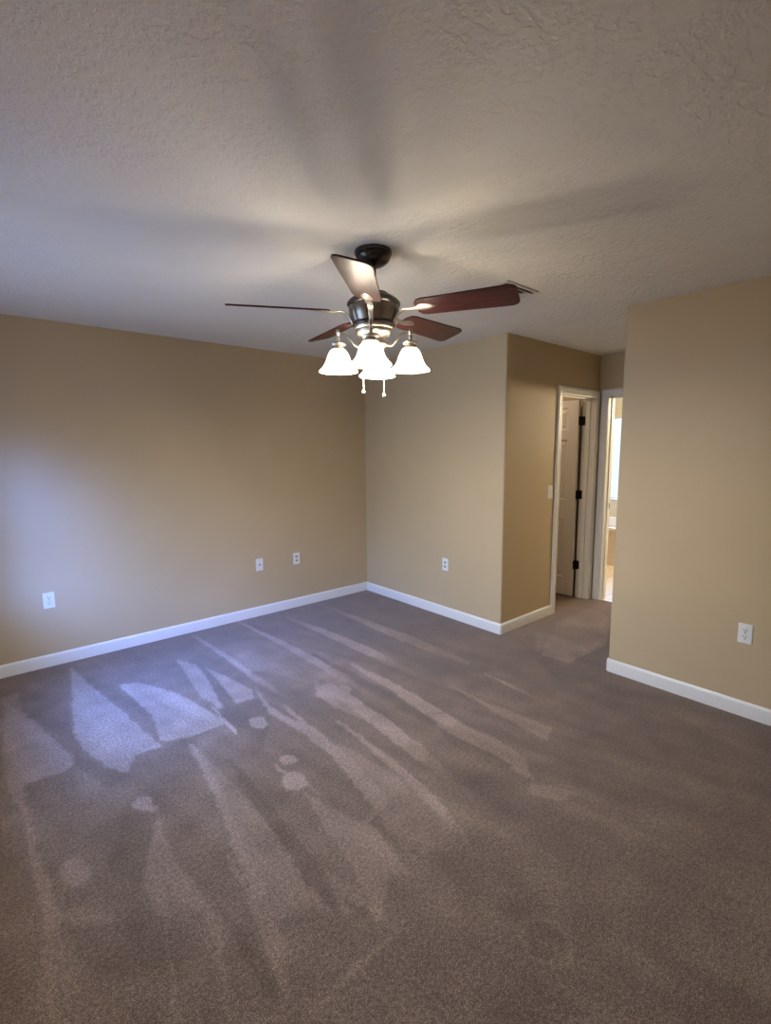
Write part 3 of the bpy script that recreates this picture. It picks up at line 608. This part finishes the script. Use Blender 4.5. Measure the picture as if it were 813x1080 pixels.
t = empty('coax_plate', 'small white wall plate with one round cable jack on the left tan wall', 'wall plate', (2.038, YL, .487), 0)
link('cover_plate', plate_bm(), M['plate'], t)
bm = bmesh.new(); lathe(bm, [(.0075, 0), (.0075, .003), (.0048, .003), (.0048, .011), (.0015, .011)], 16); bmesh.ops.rotate(bm, verts=bm.verts, matrix=Matrix.Rotation(PI / 2, 3, 'X')); bmesh.ops.translate(bm, verts=bm.verts, vec=(0, -.005, 0))
link('jack', bm, mat('jack_metal', (.12, .11, .10), .4, .8), t, True)
for z in (-.042, .042):
    q = bmesh.new(); lathe(q, [(.003, 0), (.003, .001)], 10); bmesh.ops.rotate(q, verts=q.verts, matrix=Matrix.Rotation(PI / 2, 3, 'X')); bmesh.ops.translate(q, verts=q.verts, vec=(0, -.006, z))
    link('screw', q, M['grey'], t)
t = empty('light_switch', 'white light switch on the dark tan hallway wall beside the door casing', 'light switch', (4.012, YH, 1.155), 0)
link('cover_plate', plate_bm(), M['plate'], t)
bm = bmesh.new(); box(bm, -.005, .005, -.008, -.005, -.012, .012); box(bm, -.0035, .0035, -.017, -.006, .001, .010, .001)
link('toggle', bm, M['plate'], t)

# ---------------------------------------------------------------- square ceiling vent
vx, vy, vs2 = 2.456, 1.82, .150
t = empty('ceiling_vent', 'square metal air vent in the ceiling behind the tip of the right fan blade', 'vent', (vx, vy, H))
def sqring(bm, a, b_, z0, z1):
    box(bm, -a, a, -a, -b_, z0, z1); box(bm, -a, a, b_, a, z0, z1); box(bm, -a, -b_, -b_, b_, z0, z1); box(bm, b_, a, -b_, b_, z0, z1)
bm = bmesh.new(); sqring(bm, vs2, vs2 - .022, -.007, 0)
link('frame', bm, M['vent'], t)
link('duct_opening', box(bmesh.new(), -vs2 + .022, vs2 - .022, -vs2 + .022, vs2 - .022, -.0015, 0), M['dark'], t)
for k in range(3):
    a = vs2 - .026 - k * .040; bm = bmesh.new()
    for q in range(4):
        c_, s_ = math.cos(q * PI / 2), math.sin(q * PI / 2)
        P4 = [(a, -a, -.0145), (a, a, -.0145), (a - .030, a - .030, -.003), (a - .030, -a + .030, -.003)]
        v4 = [bm.verts.new((x * c_ - y * s_, x * s_ + y * c_, z)) for x, y, z in P4]; v5 = [bm.verts.new((x * c_ - y * s_, x * s_ + y * c_, z + .0015)) for x, y, z in P4]
        bm.faces.new(v4); bm.faces.new(v5[::-1])
        for i in range(4): bm.faces.new((v4[i], v5[i], v5[(i + 1) % 4], v4[(i + 1) % 4]))
    link('louver', bm, M['vent'], t)
link('louver', box(bmesh.new(), -.014, .014, -.014, .014, -.012, -.010), M['vent'], t)

# ---------------------------------------------------------------- ceiling fan
FX, FY = 1.510, 1.831
fan = empty('ceiling_fan', 'ceiling fan with five mahogany blades and four lit frosted bell shades hanging from the ceiling', 'ceiling fan', (FX, FY, H))
Z = -H
def zl(pr): return [(r_, z - H) for r_, z in pr]
link('canopy', lathe(bmesh.new(), zl([(.083, 2.44), (.085, 2.432), (.084, 2.424), (.077, 2.421), (.077, 2.416), (.079, 2.411), (.076, 2.403), (.069, 2.394), (.058, 2.385), (.043, 2.376), (.028, 2.371), (.016, 2.369)])), M['bronze'], fan, True)
link('downrod', lathe(bmesh.new(), zl([(.0125, 2.372), (.0125, 2.262)]), 20), M['bronze'], fan, True)
link('motor_cap', lathe(bmesh.new(), zl([(.026, 2.285), (.028, 2.268), (.045, 2.262), (.068, 2.254), (.072, 2.246), (.095, 2.238), (.112, 2.225), (.1225, 2.214), (.1235, 2.205), (.118, 2.199), (.108, 2.197)]), 64), M['bronze'], fan, True)
NP = 10; SEG = NP * 12
def seam(i, z): return -.0035 if i % 12 == 0 else (.0012 if i % 12 in (1, 11) else .0016 * math.sin(PI * (i % 12) / 12) + .001)
link('motor_housing', lathe(bmesh.new(), zl([(.110, 2.199), (.1135, 2.190), (.1125, 2.175), (.109, 2.158), (.103, 2.140), (.097, 2.126)]), SEG, mod=seam), M['pewter'], fan, True)
link('motor_ring', lathe(bmesh.new(), zl([(.096, 2.128), (.101, 2.124), (.102, 2.118), (.100, 2.112), (.094, 2.110)]), 64), M['bronze'], fan, True)
link('light_kit_fitter', lathe(bmesh.new(), zl([(.090, 2.112), (.094, 2.106), (.092, 2.098), (.086, 2.094), (.087, 2.088), (.084, 2.078), (.074, 2.068), (.060, 2.062), (.056, 2.054), (.056, 2.034), (.060, 2.028), (.057, 2.020), (.044, 2.008), (.026, 2.000), (.012, 1.996), (.010, 1.988), (.003, 1.984)]), 64), M['nickel'], fan, True)

# blades
BZ = 2.173 - H; PITCH = math.radians(-15.3)
def blade_bm():
    out = [(.205, -.030), (.222, -.056), (.245, -.0635)]
    n = 6
    for i in range(n + 1): a = -PI / 2 + PI / 2 * i / n; out.append((.653 - .032 + .032 * math.cos(a), -.0745 + .032 + .032 * math.sin(a)))
    out += [(x, -y) for x, y in out[::-1]]
    bm = bmesh.new(); th = .0075
    a = [bm.verts.new((x, y, -th / 2)) for x, y in out]; c = [bm.verts.new((x, y, th / 2)) for x, y in out]
    bm.faces.new(a[::-1]); bm.faces.new(c)
    for i in range(len(out)): bm.faces.new((a[i - 1], a[i], c[i], c[i - 1]))
    bmesh.ops.bevel(bm, geom=[e for e in bm.edges if abs(e.verts[0].co.z - e.verts[1].co.z) < 1e-6], offset=.0012, segments=1, affect='EDGES')
    return bm
def bracket_bm():
    bm = bmesh.new()
    cp = spline([(.098, 0, 2.116 - H - BZ), (.113, 0, 2.140 - H - BZ), (.131, 0, 2.160 - H - BZ), (.152, 0, 2.170 - H - BZ), (.180, 0, 2.166 - H - BZ), (.215, 0, -.0075)], 5)
    rings = []
    for i, p in enumerate(cp):
        t_ = i / (len(cp) - 1); hw = .0095 + .008 * t_; ht = .0055 - .002 * t_
        tw = PITCH * min(1, max(0, (t_ - .3) / .7)) * 1.0
        d = (cp[min(i + 1, len(cp) - 1)] - cp[max(i - 1, 0)]).normalized(); nrm = Vector((-d.z, 0, d.x)); s = Vector((0, 1, 0))
        s2 = s * math.cos(tw) + nrm * math.sin(tw); n2 = nrm * math.cos(tw) - s * math.sin(tw)
        rings.append([bm.verts.new(p + s2 * hw * math.cos(a) + n2 * ht * math.sin(a)) for a in [2 * PI * k / 12 for k in range(12)]])
    for a, c in zip(rings, rings[1:]):
        for k in range(12): bm.faces.new((a[k], a[(k + 1) % 12], c[(k + 1) % 12], c[k]))
    bm.faces.new(rings[0]); bm.faces.new(rings[-1][::-1])
    # leaf-shaped paddle under the blade, tilted with it
    pad = []; prof = [(0, .010), (.012, .020), (.03, .0275), (.05, .0275), (.072, .021), (.090, .011), (.099, .002)]
    for x, hw in prof:
        row = []
        for k in range(9):
            u = -1 + k / 4; zt = -.0030 - .0065 * (1 - u * u) * min(1, hw / .02)
            row.append(Vector((.200 + x, u * hw, zt)))
        pad.append(row)
    rot = Matrix.Rotation(PITCH, 3, 'X'); g = [[bm.verts.new(rot @ v) for v in row] for row in pad]; gt = [[bm.verts.new(rot @ Vector((v.x, v.y, -.0028))) for v in row] for row in pad]
    for A, off in ((g, 0), (gt, 1)):
        for i in range(len(A) - 1):
            for k in range(8): bm.faces.new((A[i][k], A[i + 1][k], A[i + 1][k + 1], A[i][k + 1]))
    for i in range(len(g) - 1):
        for k in (0, 8): bm.faces.new((g[i][k], g[i + 1][k], gt[i + 1][k], gt[i][k]))
    for k in range(8):
        bm.faces.new((g[0][k], g[0][k + 1], gt[0][k + 1], gt[0][k])); bm.faces.new((g[-1][k], g[-1][k + 1], gt[-1][k + 1], gt[-1][k]))
    bmesh.ops.remove_doubles(bm, verts=bm.verts, dist=1e-5)
    return bm
bl0 = link('blade', blade_bm(), M['wood'], fan)
br0 = link('blade_bracket', bracket_bm(), M['nickel'], fan, True)
for k in range(5):
    a = math.radians(151.84 + 72 * k)
    bl, br = (bl0, br0) if k == 0 else (bl0.copy(), br0.copy())
    if k: C.objects.link(bl); C.objects.link(br)
    bl.location = (0, 0, BZ); br.location = (0, 0, BZ)
    bl.rotation_mode = br.rotation_mode = 'XYZ'
    bl.rotation_euler = (PITCH, 0, a); br.rotation_euler = (0, 0, a)

# light arms with shades
def arm():
    b = bmesh.new()
    tube(b, spline([(.050, 0, 2.040), (.068, 0, 2.024), (.085, 0, 2.026), (.105, 0, 2.050), (.125, 0, 2.070), (.148, 0, 2.079), (.168, 0, 2.078)], 5), .0052, 10)
    tube(b, [(.058, 0, 2.034), (.064, 0, 2.028), (.072, 0, 2.024)], [.0095, .0115, .007], 12)
    lathe(b, [(.002, 2.102), (.008, 2.099), (.0115, 2.091), (.010, 2.082), (.0065, 2.076), (.0055, 2.070), (.0095, 2.064), (.0095, 2.058), (.007, 2.052), (.007, 2.044)], 20, (.168, 0))
    a = link('light_arm', b, M['nickel'], fan, True)
    h = link('shade_holder', lathe(bmesh.new(), [(.008, 2.046), (.018, 2.042), (.033, 2.038), (.036, 2.033), (.034, 2.028), (.026, 2.024), (.026, 2.016), (.031, 2.012), (.033, 2.004), (.028, 2.002)], 32, (.168, 0)), M['nickel'], a, True)
    outer = [(.031, 2.010), (.036, 2.006), (.045, 1.992), (.052, 1.976), (.058, 1.958), (.066, 1.940), (.077, 1.926), (.0885, 1.916), (.0915, 1.909)]
    prof = outer + [(r_ - .003, z - .001) for r_, z in outer[::-1]]
    link('lamp_shade', lathe(bmesh.new(), prof, 48, (.168, 0), cap=False), M['shade'], a, True)
    link('bulb', lathe(bmesh.new(), [(.013, 1.998), (.014, 1.985), (.022, 1.965), (.0295, 1.945), (.030, 1.930), (.025, 1.912), (.014, 1.900), (.003, 1.897)], 28, (.168, 0)), M['bulb'], a, True)
    a.location = (0, 0, -H)
    return a
ar = arm()
for k in range(4):
    a = ar if k == 0 else copy_tree(ar, fan)
    a.rotation_euler = (0, 0, math.radians(225.5 + 90 * k))
# pull chains
Rv = Vector((.758, -.652, 0))
for s, zb in ((-.051, 1.815), (.044, 1.800)):
    b = bmesh.new(); x, y = Rv.x * s, Rv.y * s
    tube(b, [(x, y, 2.02 - H), (x, y, zb + .006 - H)], .0013, 8)
    ch = link('pull_chain', b, M['chain'], fan)
    b = bmesh.new(); lathe(b, [(.002, zb + .008 - H), (.006, zb + .005 - H), (.0085, zb - H), (.007, zb - .005 - H), (.002, zb - .007 - H)], 16, (x, y))
    link('pull_knob', b, M['chain'], ch, True)

# ---------------------------------------------------------------- lights of the neighbouring rooms
def dome(x, y, wv, col, label):
    t = empty('flush_light', label, 'ceiling light', (x, y, H))
    link('base', lathe(bmesh.new(), [(.15, 0), (.15, -.015), (.14, -.02)], 32), M['nickel'], t, True)
    link('glass_dome', lathe(bmesh.new(), [(.135, -.018), (.13, -.04), (.11, -.062), (.07, -.078), (.02, -.084)], 32), M['dome'], t, True)
    l = bpy.data.lights.new('bulb_light', 'POINT'); l.energy = wv; l.color = col; l.shadow_soft_size = .1
    o = bpy.data.objects.new('bulb_light', l); C.objects.link(o); o.parent = t; o.location = (0, 0, -.20)
dome(4.15, 3.15, CLOSET_W, (1.0, .78, .58), 'round flush ceiling light of the small room behind the open door')
t = empty('vanity_light', 'two-globe vanity wall light above the sink side of the bathroom', 'wall light', (6.25, 1.02, 2.02))
link('backplate', box(bmesh.new(), -.24, .24, 0, .025, -.05, .05, .006), M['nickel'], t)
for x in (-.14, .14):
    q = bmesh.new(); tube(q, [(x, .02, 0), (x, .07, -.005), (x, .09, -.02)], .012, 10)
    sk = link('socket', q, M['nickel'], t, True)
    link('globe', lathe(bmesh.new(), [(.02, -.015), (.045, -.03), (.055, -.06), (.045, -.09), (.02, -.105)], 24, (x, .095)), M['dome'], t, True)
l = bpy.data.lights.new('bulb_light', 'POINT'); l.energy = BATH_W; l.color = (1.0, .82, .56); l.shadow_soft_size = .06
o = bpy.data.objects.new('bulb_light', l); C.objects.link(o); o.parent = t; o.location = (0, .24, -.02)
